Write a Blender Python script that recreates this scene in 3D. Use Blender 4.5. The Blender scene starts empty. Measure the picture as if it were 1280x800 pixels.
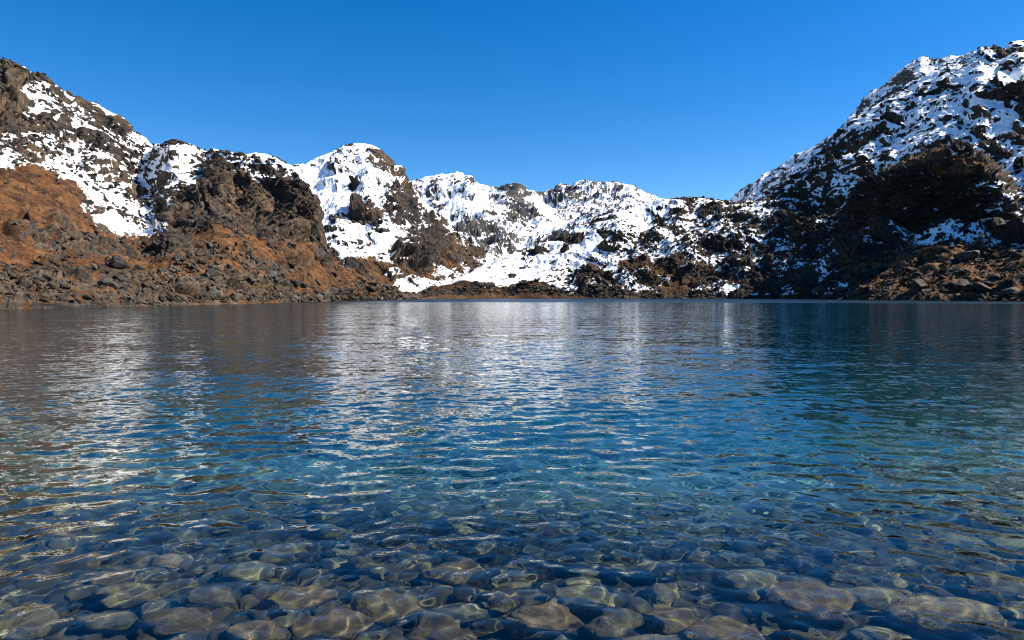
import bpy, math, random, time
import numpy as np
from concurrent.futures import ThreadPoolExecutor

T0 = time.time()
R = math.radians
sc = bpy.context.scene
COL = sc.collection
rng = np.random.default_rng(7)
random.seed(7)

# ------------------------------------------------------------------ camera
F = 853.33                      # focal length in pixels of the 1280 px wide frame
PITCH = math.atan(31.0 / F)     # horizon sits a little above the middle
CAMZ = 1.7
cam_d = bpy.data.cameras.new('camera')
cam = bpy.data.objects.new('camera', cam_d)
COL.objects.link(cam)
cam.location = (0, 0, CAMZ)
cam.rotation_euler = (math.pi / 2 - PITCH, 0, 0)
cam_d.lens = 24.0
cam_d.sensor_width = 36.0
cam_d.clip_start = 0.05
cam_d.clip_end = 20000
sc.camera = cam

# ------------------------------------------------------------------ sun and sky
SUN_EL, SUN_AZ = R(46), R(90)   # azimuth clockwise from +Y (the view direction)
sun_d = bpy.data.lights.new('sun', 'SUN')
sun_d.energy = 5.0
sun_d.angle = R(0.53)
sun_d.color = (1.0, 0.91, 0.77)
sun_d.cycles.is_caustics_light = True
sun = bpy.data.objects.new('sun', sun_d)
COL.objects.link(sun)
sun.location = (60, 30, 80)
sun.rotation_euler = (math.pi / 2 - SUN_EL, 0, math.pi - SUN_AZ)

w = bpy.data.worlds.new('World')
sc.world = w
w.use_nodes = True
nt = w.node_tree
nt.nodes.clear()
sky = nt.nodes.new('ShaderNodeTexSky')
sky.sky_type = 'NISHITA'
sky.sun_disc = False
sky.sun_elevation = SUN_EL
sky.sun_rotation = SUN_AZ
sky.altitude = 3700
sky.air_density = 1.25
sky.dust_density = 2.2
sky.ozone_density = 2.6
hs = nt.nodes.new('ShaderNodeHueSaturation')
hs.inputs['Saturation'].default_value = 1.42
hs.inputs['Hue'].default_value = 0.5045
bg = nt.nodes.new('ShaderNodeBackground')
bg.inputs['Strength'].default_value = 0.084
wo = nt.nodes.new('ShaderNodeOutputWorld')
nt.links.new(sky.outputs[0], hs.inputs['Color'])
nt.links.new(hs.outputs[0], bg.inputs[0])
nt.links.new(bg.outputs[0], wo.inputs[0])

vs = sc.view_settings
sc.display_settings.display_device = 'sRGB'
vs.view_transform = 'Standard'
vs.look = 'None'
vs.exposure = 1.05
vs.gamma = 1.0
vs.use_curve_mapping = False

cy = sc.cycles
cy.use_denoising = True
try:
    cy.denoiser = 'OPENIMAGEDENOISE'
except Exception:
    pass
cy.max_bounces = 8
cy.diffuse_bounces = 2
cy.glossy_bounces = 3
cy.transmission_bounces = 5
cy.transparent_max_bounces = 6
cy.caustics_refractive = True
cy.caustics_reflective = True
cy.blur_glossy = 0.3
cy.sample_clamp_indirect = 6.0
cy.use_adaptive_sampling = True
cy.adaptive_threshold = 0.012
cy.filter_width = 1.05

# ------------------------------------------------------------------ noise
_perm = np.random.default_rng(11).permutation(256).astype(np.int32)
PERM = np.concatenate([_perm, _perm, _perm])
_g = np.random.default_rng(5).normal(size=(256, 3)).astype(np.float32)
GRAD = _g / np.linalg.norm(_g, axis=1, keepdims=True)
RND = np.random.default_rng(9).random((256, 4)).astype(np.float32)
POOL = ThreadPoolExecutor(4)


def par(fn, p, *a):
    n = len(p)
    k = max(1, min(32, n // 20000))
    idx = np.linspace(0, n, k + 1).astype(int)
    res = list(POOL.map(lambda q: fn(p[idx[q]:idx[q + 1]], *a), range(k)))
    if isinstance(res[0], tuple):
        return tuple(np.concatenate([r[i] for r in res]) for i in range(len(res[0])))
    return np.concatenate(res)


def _hash(ix, iy, iz):
    return PERM[PERM[PERM[ix & 255] + (iy & 255)] + (iz & 255)]


def _perlin(p):
    i = np.floor(p).astype(np.int32)
    f = (p - i).astype(np.float32)
    u = f * f * f * (f * (f * 6 - 15) + 10)
    out = 0
    for dx in (0, 1):
        wx = u[:, 0] if dx else 1 - u[:, 0]
        for dy in (0, 1):
            wy = u[:, 1] if dy else 1 - u[:, 1]
            for dz in (0, 1):
                wz = u[:, 2] if dz else 1 - u[:, 2]
                g = GRAD[_hash(i[:, 0] + dx, i[:, 1] + dy, i[:, 2] + dz)]
                d = g[:, 0] * (f[:, 0] - dx) + g[:, 1] * (f[:, 1] - dy) + g[:, 2] * (f[:, 2] - dz)
                out = out + wx * wy * wz * d
    return out * 1.5


def perlin(p):
    return par(_perlin, np.asarray(p, np.float32))


def fbm(p, octs=4, gain=0.5, ridged=False):
    p = np.asarray(p, np.float32)
    out, a = 0, 1.0
    for k in range(octs):
        n = perlin(p * (2.03 ** k) + 17.3 * k)
        if ridged:
            n = 1 - 2 * np.abs(n)
        out = out + a * n
        a *= gain
    return out


def _worley(p, jit):
    i = np.floor(p).astype(np.int32)
    f = (p - i).astype(np.float32)
    n = len(p)
    f1 = np.full(n, 9, np.float32)
    f2 = np.full(n, 9, np.float32)
    idv = np.zeros(n, np.float32)
    tilt = np.zeros(n, np.float32)
    for dx in (-1, 0, 1):
        for dy in (-1, 0, 1):
            for dz in (-1, 0, 1):
                h = _hash(i[:, 0] + dx, i[:, 1] + dy, i[:, 2] + dz)
                r = RND[h]
                vx = dx + 0.5 + (r[:, 0] - 0.5) * jit - f[:, 0]
                vy = dy + 0.5 + (r[:, 1] - 0.5) * jit - f[:, 1]
                vz = dz + 0.5 + (r[:, 2] - 0.5) * jit - f[:, 2]
                d = vx * vx + vy * vy + vz * vz
                c = d < f1
                f2 = np.where(c, f1, np.minimum(f2, d))
                # tilted facet of the nearest cell
                g = GRAD[h]
                idv = np.where(c, r[:, 3], idv)
                tilt = np.where(c, g[:, 0] * vx + g[:, 1] * vy + g[:, 2] * vz, tilt)
                f1 = np.where(c, d, f1)
    return np.sqrt(f1), np.sqrt(f2), idv, tilt


def worley(p, jit=0.95):
    return par(_worley, np.asarray(p, np.float32), jit)


# ------------------------------------------------------------------ mesh helpers
def grid_faces(rows, cols):
    a = (np.arange(rows - 1)[:, None] * cols + np.arange(cols - 1)[None, :]).ravel()
    return np.stack([a, a + 1, a + cols + 1, a + cols], 1).astype(np.int32)


def mesh_np(name, verts, quads, attrs=None):
    me = bpy.data.meshes.new(name)
    n, m = len(verts), len(quads)
    k = quads.shape[1]
    me.vertices.add(n)
    me.vertices.foreach_set('co', np.ascontiguousarray(verts, np.float32).ravel())
    me.loops.add(m * k)
    me.loops.foreach_set('vertex_index', np.ascontiguousarray(quads, np.int32).ravel())
    me.polygons.add(m)
    me.polygons.foreach_set('loop_start', np.arange(0, m * k, k, dtype=np.int32))
    me.update(calc_edges=True)
    for an, av in (attrs or {}).items():
        at = me.attributes.new(an, 'FLOAT', 'POINT')
        at.data.foreach_set('value', np.ascontiguousarray(av, np.float32).ravel())
    return me


def link(name, me, mat=None, label=None, cat=None, group=None, kind=None, loc=(0, 0, 0)):
    o = bpy.data.objects.new(name, me)
    COL.objects.link(o)
    o.location = loc
    if mat and me and not me.materials:
        me.materials.append(mat)
    if label:
        o['label'] = label
    if cat:
        o['category'] = cat
    if group:
        o['group'] = group
    if kind:
        o['kind'] = kind
    return o


# ------------------------------------------------------------------ materials
class NT:
    def __init__(s, name):
        s.m = bpy.data.materials.new(name)
        s.m.use_nodes = True
        s.t = s.m.node_tree
        s.t.nodes.clear()
        s.out = s.n('ShaderNodeOutputMaterial')

    def n(s, typ, **kw):
        nd = s.t.nodes.new(typ)
        for k, v in kw.items():
            setattr(nd, k, v)
        return nd

    def l(s, a, b):
        s.t.links.new(a, b)

    def put(s, sock, v):
        if isinstance(v, bpy.types.NodeSocket):
            s.l(v, sock)
        else:
            sock.default_value = v

    def math(s, op, a, b=0.0, c=None, clamp=False):
        nd = s.n('ShaderNodeMath', operation=op)
        nd.use_clamp = clamp
        s.put(nd.inputs[0], a)
        s.put(nd.inputs[1], b)
        if c is not None:
            s.put(nd.inputs[2], c)
        return nd.outputs[0]

    def sstep(s, v, lo, hi):
        nd = s.n('ShaderNodeMapRange', interpolation_type='SMOOTHSTEP')
        s.put(nd.inputs[0], v)
        nd.inputs[1].default_value = lo
        nd.inputs[2].default_value = hi
        return nd.outputs[0]

    def noise(s, scale, detail=3, vec=None, rough=0.55, out='Fac', dist=0.0):
        nd = s.n('ShaderNodeTexNoise')
        nd.inputs['Scale'].default_value = scale
        nd.inputs['Detail'].default_value = detail
        nd.inputs['Roughness'].default_value = rough
        nd.inputs['Distortion'].default_value = dist
        if vec is not None:
            s.l(vec, nd.inputs['Vector'])
        return nd.outputs[out]

    def mix(s, f, a, b):
        nd = s.n('ShaderNodeMix', data_type='RGBA')
        s.put(nd.inputs[0], f)
        for sock, v in ((nd.inputs[6], a), (nd.inputs[7], b)):
            if isinstance(v, tuple):
                v = (*v, 1.0) if len(v) == 3 else v
            s.put(sock, v)
        return nd.outputs[2]

    def attr(s, name):
        nd = s.n('ShaderNodeAttribute', attribute_name=name)
        return nd.outputs['Fac']

    def mapping(s, vec, scale=(1, 1, 1), rot=(0, 0, 0)):
        nd = s.n('ShaderNodeMapping')
        s.l(vec, nd.inputs[0])
        nd.inputs['Scale'].default_value = scale
        nd.inputs['Rotation'].default_value = rot
        return nd.outputs[0]

    def principled(s, col, rough=0.9, spec=0.25, normal=None):
        p = s.n('ShaderNodeBsdfPrincipled')
        s.put(p.inputs['Base Color'], col if not isinstance(col, tuple) else (*col, 1.0))
        s.put(p.inputs['Roughness'], rough)
        p.inputs['Specular IOR Level'].default_value = spec
        if normal is not None:
            s.l(normal, p.inputs['Normal'])
        s.l(p.outputs[0], s.out.inputs[0])
        return p

    def bump(s, h, strength=0.5, dist=0.1):
        b = s.n('ShaderNodeBump')
        b.inputs['Strength'].default_value = strength
        b.inputs['Distance'].default_value = dist
        s.l(h, b.inputs['Height'])
        return b.outputs[0]


def rock_colour(t, P, dark, mid, warm, s=1.0):
    """Weathered rock: broad patches, streaks along the bedding and specks."""
    big = t.noise(0.035 / s, 4, P)
    bed = t.noise(0.5 / s, 3, t.mapping(P, (0.35, 0.35, 1.6), (0.25, -0.35, 0)))
    fine = t.noise(1.1 / s, 4, P, 0.7)
    c = t.mix(t.sstep(bed, 0.32, 0.68), dark, mid)
    c = t.mix(t.sstep(t.math('ADD', t.math('MULTIPLY', big, 0.6), t.math('MULTIPLY', fine, 0.4)), 0.45, 0.62), c, warm)
    return c, fine


def mat_mountain(name, s, dark, mid, warm, g1, g2, snow=(0.89, 0.90, 0.91)):
    t = NT(name)
    P = t.n('ShaderNodeNewGeometry').outputs['Position']
    rock, fine = rock_colour(t, P, dark, mid, warm, s)
    hv = t.n('ShaderNodeHueSaturation')     # each block weathers to its own tone
    t.l(rock, hv.inputs['Color'])
    t.l(t.math('ADD', 0.35, t.math('MULTIPLY', t.attr('tone'), 1.3)), hv.inputs['Value'])
    rock = hv.outputs[0]
    gn = t.noise(0.12 / s, 4, P)
    gf = t.noise(1.6 / s, 3, P, 0.7)
    grass = t.mix(t.sstep(t.math('ADD', t.math('MULTIPLY', gn, 0.65), t.math('MULTIPLY', gf, 0.35)), 0.4, 0.62), g1, g2)
    grass = t.mix(t.math('MULTIPLY', t.sstep(t.noise(0.55 / s, 5, P, 0.75), 0.50, 0.62), 0.85), grass, (g1[0] * .45, g1[1] * .55, g1[2] * .7))
    grass = t.mix(t.math('MULTIPLY', t.sstep(t.noise(0.3 / s, 4, t.mapping(P, (1.4, 1.4, .5), (0.3, 0.5, 0)), 0.65), 0.52, 0.7), 0.7), grass, (g2[0] * 1.25, g2[1] * 1.6, g2[2] * 2.0))
    cov = t.math('ADD', t.attr('cover'), t.math('MULTIPLY', t.math('SUBTRACT', t.noise(0.8 / s, 5, P, 0.72), 0.48), 2.8))
    fc = t.sstep(cov, -0.10, 0.10)
    sp = t.math('ADD', t.attr('snow'), t.math('MULTIPLY', t.math('SUBTRACT', t.noise(0.9 / s, 4, P, 0.65), 0.5), 0.7))
    fs = t.sstep(sp, 0.46, 0.54)
    col = t.mix(fc, rock, t.mix(fs, grass, snow))
    sn = t.math('MULTIPLY', fc, fs)
    h = t.math('MULTIPLY', t.math('ADD', fine, t.math('MULTIPLY', gf, 0.5)), t.math('SUBTRACT', 1.0, t.math('MULTIPLY', sn, 0.85)))
    rough = t.math('SUBTRACT', 0.92, t.math('MULTIPLY', sn, 0.25))
    t.principled(col, rough, 0.2, t.bump(h, 0.6, 0.6 * s))
    return t.m


G1, G2 = (0.040, 0.0175, 0.0075), (0.135, 0.060, 0.0215)
M_left = mat_mountain('left_slope_rock_grass_snow', 0.7, (0.0134, 0.0113, 0.0101), (0.0521, 0.0428, 0.0344), (0.0924, 0.0638, 0.0403), G1, G2)
M_peak = mat_mountain('peak_rock_snow', 1.2, (0.0151, 0.0134, 0.0134), (0.0420, 0.0361, 0.0311), (0.0756, 0.0521, 0.0336), G1, (0.1260, 0.0655, 0.0286))
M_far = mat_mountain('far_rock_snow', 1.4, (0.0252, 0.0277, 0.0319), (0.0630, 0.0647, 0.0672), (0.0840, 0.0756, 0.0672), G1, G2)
M_mid = mat_mountain('moraine_rock_snow', 0.9, (0.0118, 0.0109, 0.0101), (0.0336, 0.0286, 0.0244), (0.0588, 0.0420, 0.0277), (0.0294, 0.0151, 0.0067), (0.0924, 0.0454, 0.0185))
M_right = mat_mountain('right_slope_rock_snow', 0.8, (0.0109, 0.0101, 0.0092), (0.0353, 0.0302, 0.0252), (0.0672, 0.0470, 0.0302), (0.0504, 0.0235, 0.0101), (0.1596, 0.0773, 0.0302))


# ------------------------------------------------------------------ terrain
def dirs(x, y):
    """Azimuth and tangent of elevation of a viewing direction."""
    a = (x - 640.0) / F
    b = -(y - 400.0) / F
    cp, sp = math.cos(PITCH), math.sin(PITCH)
    dy = cp + b * sp
    dz = -sp + b * cp
    hyp = np.sqrt(a * a + dy * dy)
    return np.arctan2(a, dy), dz / hyp


def smooth1(v, k):
    if k < 2:
        return v
    pad = np.pad(v, k, mode='edge')
    ker = np.hanning(2 * k + 1)
    ker /= ker.sum()
    return np.convolve(pad, ker, 'same')[k:-k]


def pchip(tk, V, t):
    """Monotone cubic through V[k] (each a row over the columns) at t."""
    K = len(tk)
    h = np.diff(tk)[:, None]
    d = np.diff(V, axis=0) / h
    m = np.zeros_like(V)
    m[0], m[-1] = d[0], d[-1]
    for k in range(1, K - 1):
        same = d[k - 1] * d[k] > 0
        m[k] = np.where(same, 2 * d[k - 1] * d[k] / np.where(same, d[k - 1] + d[k], 1), 0)
    k = np.clip(np.searchsorted(tk, t, 'right') - 1, 0, K - 2)
    s = ((t - tk[k]) / (tk[k + 1] - tk[k]))[:, None]
    hh = (tk[k + 1] - tk[k])[:, None]
    return (V[k] * (1 + 2 * s) * (1 - s) ** 2 + m[k] * hh * s * (1 - s) ** 2
            + V[k + 1] * s * s * (3 - 2 * s) + m[k + 1] * hh * s * s * (s - 1))


def blur2(A, k):
    for ax in (0, 1):
        c = np.cumsum(np.insert(np.pad(A, [(k + 1 if i == ax else 0, k if i == ax else 0) for i in range(A.ndim)], mode='edge'), 0, 0, axis=ax), axis=ax)
        n = A.shape[ax]
        sl = lambda a, b: tuple(slice(a, b) if i == ax else slice(None) for i in range(A.ndim))
        A = (c[sl(2 * k + 2, 2 * k + 2 + n)] - c[sl(1, 1 + n)]) / (2 * k + 1)
    return A


def normals(P):
    du = np.gradient(P, axis=1)
    dv = np.gradient(P, axis=0)
    N = np.cross(du, dv)
    N /= np.linalg.norm(N, axis=2, keepdims=True) + 1e-9
    return N


def SS(v, a, b):
    t = np.clip((v - a) / (b - a), 0, 1)
    return t * t * (3 - 2 * t)


LAYERS = {}
Q = 0.72                          # terrain mesh step in pixels of the 1280 px frame


def layer(name, label, mat, x0, x1, curves, s, lvl, snw, blobs=(), amp=(1, 1, 1, 1), bed=(0.3, -0.4), squash=2.2, seed=0, q=1.0, rise=0.1, snz=(0.35, 0.6), smooth=3, foot_drop=None, bumps=(), bump_cell=11.0, ridge=2.4, xblur=0, rs=1.0):
    """A hillside from contour lines, bottom to top: each a list of (x, y, distance)
    along which the slope is seen; then real rock, scree, turf and snow relief."""
    cols = int((x1 - x0) / (Q * q)) + 1
    X = np.linspace(x0, x1, cols)
    az = None
    Rk, Zk, Yk = [], [], []
    for c in curves:
        c = np.array(c, float)
        y = smooth1(np.interp(X, c[:, 0], c[:, 1]), smooth)
        r = smooth1(np.interp(X, c[:, 0], c[:, 2]), smooth * 8)
        a, te = dirs(X, y)
        Rk.append(r)
        Zk.append(CAMZ + r * te)
        Yk.append(y)
    az, _ = dirs(X, np.full(cols, 369.0))
    # foot below the water or behind the nearer hill, and the far side of the ridge
    foot_r, foot_z = (Rk[0] - 9 * s, np.minimum(Zk[0] - 4 * s, -1.5)) if foot_drop is None else (Rk[0] + 6, Zk[0] - foot_drop)
    top_r, top_z = Rk[-1], Zk[-1]
    Rk = [foot_r] + Rk + [top_r * (1 + 0.04) + 5 * s, top_r * 1.22 + 20 * s]
    Zk = [foot_z] + Zk + [top_z - 0.012 * top_r - 1.2 * s, top_z * 0.55 - 8]
    Rk, Zk = np.array(Rk), np.array(Zk)
    nrow = [8] + [max(6, int(np.max(np.abs(Yk[k] - Yk[k + 1])) / (Q * q)) + 1) for k in range(len(Yk) - 1)] + [10, 14]
    tk = np.arange(len(Rk), dtype=float)
    t = np.concatenate([np.linspace(k, k + 1, n, endpoint=False) for k, n in enumerate(nrow)] + [[tk[-1]]])
    Rg, Zg = pchip(tk, Rk, t), pchip(tk, Zk, t)
    B = np.stack([Rg * np.sin(az), Rg * np.cos(az), Zg], 2)
    rows = len(t)
    yk = np.concatenate([[Yk[0] + 6], Yk, [Yk[-1] + 2, Yk[-1] + 6]])
    Yg = pchip(tk, yk, t)
    N = blur2(normals(B), 6)
    N[..., 2] = N[..., 2] + rise
    N /= np.linalg.norm(N, axis=2, keepdims=True) + 1e-9
    p = B.reshape(-1, 3)
    so = np.array([seed * 31.7, seed * 12.3, seed * 7.9])
    q_ = (p + so) / s
    # tilted bedding: squeeze space along the bedding normal
    bn = np.array([bed[0], bed[1], 1.0])
    bn /= np.linalg.norm(bn)
    wq = q_ + 2.2 * np.stack([fbm(q_ / 11, 2), fbm(q_ / 11 + 50, 2), fbm(q_ / 11 + 90, 2)], 1)
    qs = wq + (wq @ bn)[:, None] * bn * (squash - 1)
    nearf = np.clip(np.hypot(p[:, 0], p[:, 1]) / (270 * s ** 0.5), 0.3, 1)
    rub = 0.35 + 1.2 * np.clip(fbm(q_ / 12 + 33, 3) + .42, 0, 1)
    big = (fbm(q_ / (46 * rs), 3) * 5.0 + (fbm(q_ / (26 * rs) + 9, 6 if rs > 1 else 4, ridged=True) - .6) * ridge) * nearf * rs
    f1, f2, idv, tl = worley(qs / 17)
    b1 = ((idv - 0.5) * 2.2 + tl * 5.0 - 1.2 * np.exp(-(f2 - f1) * 14)) * nearf
    f1, f2, idv, tl = worley(qs / 6.2 + 40)
    b2 = ((idv - 0.5) * 1.2 + tl * 2.6 - 0.6 * np.exp(-(f2 - f1) * 12)) * nearf ** 0.7
    f1, f2, idv, tl = worley(qs / 2.3 + 80)
    b3 = (idv - 0.5) * 0.8 + tl * 1.0 + (0.45 - f1) * 1.1 - 0.15 * np.exp(-(f2 - f1) * 10)
    tone = idv * 0.5
    f1, f2, idv, tl = worley(qs / 1.05 + 60)
    tone = tone + idv * 0.5
    b4 = (idv - 0.5) * 0.35 + tl * 0.4 + (0.45 - f1) * 0.8
    f1, f2, idv, tl = worley(qs / 0.5 + 20)
    b4 = b4 + (0.22 * (idv - 0.5) + 0.2 * tl + (0.45 - f1) * 0.42) * np.clip(1.6 - np.hypot(p[:, 0], p[:, 1]) / (350 * s), 0, 1)
    fine = fbm(q_ / 1.3, 3) * 0.28
    rock = amp[0] * b1 + amp[1] * b2 + amp[2] * rub * (1.2 * b3 + 1.5 * b4) + amp[3] * fine
    XX = np.broadcast_to(X[None, :], Yg.shape).ravel()
    YY = Yg.ravel()
    L = np.full(len(p), float(lvl)) if not callable(lvl) else lvl(XX, YY)
    S = np.full(len(p), float(snw)) if not callable(snw) else snw(XX, YY)
    wob = fbm(q_ / 22 + 5, 3) * 14 / max(s, .1) ** .5
    for (bx, by, rx, ry, dl, ds) in blobs:
        e = ((XX + wob - bx) / rx) ** 2 + ((YY + wob * .6 - by) / ry) ** 2
        wgt = 1 / (1 + np.exp(np.clip((e - 1) * 3.0, -30, 30)))
        L = L + dl * wgt
        S = S + ds * wgt
    lown = fbm(q_ / 15 + 21, 4, 0.6)
    cov = amp[0] * 0.5 * b1 + amp[1] * 0.22 * b2 + lown * 0.55 + L * 1.25 + 0.14 * fbm(q_ / 2.2 + 3, 2)
    k = 0.12
    d = big + np.where(cov > rock, cov, rock)
    hh = np.clip(1 - np.abs(cov - rock) / (4 * k), 0, 1)
    d += hh * hh * k
    # keep the foot and the skyline near their lines
    tt = np.repeat(t, cols)
    nk = len(Yk)
    fade = np.clip(tt / 1.0, 0, 1) * 0.75 + 0.25
    edge = np.exp(-((tt - nk) / 0.45) ** 2)
    if bumps:                                 # buttresses of broken, planar slabs
        f1, f2, idv, tl = worley(wq * s / bump_cell + 130)
        slab = np.clip(0.35 + 0.7 * (idv - 0.5) + 0.8 * tl, -0.25, 0.8)
        for (ux, uy, rx, ry, hgt) in bumps:
            e = ((XX + wob * .8 - ux) / rx) ** 2 + ((YY + wob * .8 - uy) / ry) ** 2
            d = d + hgt / s * slab * SS(1.3 - e, 0, 0.8)
    if xblur:                                 # weather the thinnest spikes away
        dd = d.reshape(rows, cols)
        dd = (np.roll(dd, 1, 1) + 2 * dd + np.roll(dd, -1, 1)) / 4
        for _ in range(xblur - 1):
            dd = (np.roll(dd, 1, 1) + 2 * dd + np.roll(dd, -1, 1)) / 4
        d = dd.ravel()
    foot = np.clip(p[:, 2] / (2.5 * s), 0.65, 1)
    side = (np.clip((X - x0) / 40, 0, 1) * np.clip((x1 - X) / 40, 0, 1))[None, :] ** 0.6
    d = d * fade * foot * (1 - 0.35 * edge) * s
    P = B + N * (d.reshape(rows, cols) * side)[..., None]
    P[..., 2] -= (1 - side) * 9 * s * np.clip(P[..., 2] / (6 * s), 0.15, 1)
    # settle the skyline: stretch each stretch of hill to the height of its ridge
    te = (P[..., 2] - CAMZ) / np.hypot(P[..., 0], P[..., 1])
    want = (top_z - CAMZ) / top_r
    ratio = smooth1(want / np.maximum(te.max(0), 0.004), 30)
    zz = P[..., 2]
    P[..., 2] = np.where(zz > 0, zz * np.clip(ratio, 0.6, 1.5)[None, :], zz)
    N2 = normals(P)
    nz = np.clip(blur2(N2[..., 2], 1), -1, 1).ravel()
    cover = (cov - rock) - 2.2 * np.clip((snz[1] - nz) / (snz[1] - snz[0]), 0, 1.4) * np.where(S > .5, 1, 0.5)
    S = S + lown * 0.22
    S = S - 1.3 * (1 - SS(P[..., 2].ravel(), 0.8, 2.6))
    cover = cover - 1.2 * (1 - SS(P[..., 2].ravel() + lown * 0.8, 0.2, 1.0))
    me = mesh_np(name, P.reshape(-1, 3), grid_faces(rows, cols), {'cover': cover, 'snow': S, 'tone': tone})
    o = link(name, me, mat, label, 'mountain', kind='structure')
    LAYERS[name + '/' + label[:12]] = (P, XX.reshape(rows, cols), YY.reshape(rows, cols), N2)
    print('%s %dx%d  %.1fs' % (label[:30], rows, cols, time.time() - T0))
    return P, XX.reshape(rows, cols), YY.reshape(rows, cols), N2


# ---- left slope with the brown turf below and the dark crag at its right end
A_top = [(-520, 250, 235), (-400, 130, 240), (-300, 60, 240), (-200, 10, 240), (-100, 20, 244), (-40, 46, 250), (0, 72, 254), (15, 76, 254), (30, 82, 256), (45, 90, 257), (60, 97, 260), (75, 108, 264), (100, 122, 267), (130, 132, 270), (150, 145, 271), (165, 160, 273), (180, 174, 277), (192, 182, 264), (215, 178, 235), (235, 178, 236), (250, 184, 232), (262, 190, 227), (270, 186, 225), (285, 189, 224), (300, 193, 223), (330, 192, 225), (345, 197, 224), (358, 204, 225), (370, 212, 224), (378, 228, 222), (386, 245, 219), (393, 262, 217), (399, 290, 210), (408, 314, 207), (430, 335, 217), (470, 352, 244), (510, 365, 287), (548, 372.5, 343)]


def f_of(tab):
    tab = np.array(tab, float)
    return lambda x: np.interp(x, tab[:, 0], tab[:, 1])


A_sky = f_of([(p[0], p[1]) for p in A_top])
A_sh = f_of([(-520, 392), (-200, 385), (0, 383), (100, 382.5), (200, 381), (300, 379), (400, 376.8), (500, 374.6), (560, 373.6)])
A_shr = f_of([(-520, 62), (-200, 92), (0, 104), (100, 108), (200, 121), (300, 145), (400, 186), (500, 259), (560, 320)])
xs = np.array([-200, -100, 0, 60, 120, 180, 240, 300, 350, 385, 400, 430, 470, 510, 548])


def frac(fr, rfr):
    return [(x, A_sh(x) + (A_sky(x) - A_sh(x)) * fr, A_shr(x) + (np.interp(x, [p[0] for p in A_top], [p[2] for p in A_top]) - A_shr(x)) * rfr) for x in np.linspace(-520, 548, 110)]


A_curves = [[(x, A_sh(x), A_shr(x)) for x in np.linspace(-520, 548, 60)], frac(0.28, 0.27), frac(0.52, 0.52), frac(0.76, 0.79), A_top]


def A_snow(x, y):
    line = np.interp(x, [-200, 0, 40, 90, 130, 180, 215, 245, 280, 330, 360, 400], [230, 216, 222, 240, 280, 292, 288, 262, 236, 216, 222, 240])
    return 0.5 + (line - y) / 50.0


def A_lvl(x, y):
    return 0.52 - 0.42 * SS(y, 280, 335) * SS(x, 420, 200) + 0.1 * SS(y, 260, 210)


A_blobs = [
    (0, 115, 24, 38, -3.2, -0.5), (120, 150, 70, 18, -0.8, 0), (40, 100, 30, 10, -0.6, 0), (150, 190, 90, 18, 0.35, 0.2),
    (90, 195, 60, 14, 0.1, .1), (195, 195, 30, 14, 0.5, .3),
    (50, 245, 62, 30, 1.0, -0.5), (15, 275, 26, 10, 0.5, 0.9), (60, 282, 30, 12, -1.2, 0),
    (130, 262, 30, 18, -0.6, 0.2), (175, 262, 26, 16, 0.3, 0.6), (100, 300, 50, 14, -0.9, 0),
    (278, 222, 24, 26, -2.2, -0.5), (238, 268, 34, 20, -1.6, -0.6), (300, 268, 40, 26, -1.0, -0.5), (348, 262, 36, 40, -2.4, -0.6), (322, 199, 60, 9, 1.1, 0.7), (228, 205, 42, 26, 0.6, 0.5),
    (285, 258, 14, 18, 0.6, 0.7), (325, 205, 40, 9, 0.6, 0.3), (380, 290, 18, 24, -1.0, -.4),
    (330, 320, 60, 12, 1.0, -0.6), (420, 350, 60, 14, 0.9, -0.8), (250, 340, 40, 10, 0.5, -0.5),
    (130, 335, 50, 14, 0.4, -0.5), (60, 355, 70, 16, -0.8, 0), (180, 365, 60, 10, -0.5, 0), (300, 366, 60, 10, -0.9, -0.3), (345, 335, 45, 9, -1.2, 0),
    (480, 366, 60, 6, 0.8, -0.8)]
LA = layer('mountain', 'long mountainside on the left shore with brown turf below and broken snow above', M_left, -520, 548, A_curves, 0.7, A_lvl, A_snow, A_blobs,
           amp=(0.85, 0.8, 0.6, 0.8), xblur=2, bed=(0.65, -0.2), seed=1,
           bumps=[(278, 224, 18, 28, 6), (335, 258, 26, 42, 6), (372, 265, 18, 40, 4), (240, 268, 26, 20, 5), (205, 272, 20, 14, 3), (85, 283, 26, 12, 3), (30, 285, 18, 12, 2.5), (100, 300, 26, 10, 2.5), (10, 110, 28, 40, 6)])

# ---- central rounded peak
B_top = [(330, 225, 470), (368, 208, 480), (385, 204, 485), (400, 199, 490), (420, 187, 495), (432, 182, 495), (450, 179, 490), (465, 180, 485), (480, 190, 480), (495, 205, 472), (505, 222, 465), (515, 233, 460), (530, 252, 455), (545, 268, 450), (560, 283, 448), (580, 298, 450), (600, 311, 455), (625, 322, 470), (650, 332, 480), (700, 352, 500)]
B_curves = [[(330, 376, 300), (450, 375, 320), (550, 373.6, 345), (600, 371, 380), (700, 366, 430)],
            [(330, 340, 330), (450, 340, 345), (500, 343, 350), (550, 345, 365), (600, 348, 395), (700, 362, 450)],
            [(330, 300, 370), (400, 290, 375), (480, 292, 370), (530, 305, 378), (560, 318, 392), (600, 334, 415), (700, 358, 470)],
            [(330, 255, 420), (400, 240, 430), (460, 235, 415), (495, 255, 402), (530, 283, 405), (560, 303, 415), (600, 322, 435), (700, 355, 485)],
            B_top]
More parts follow.
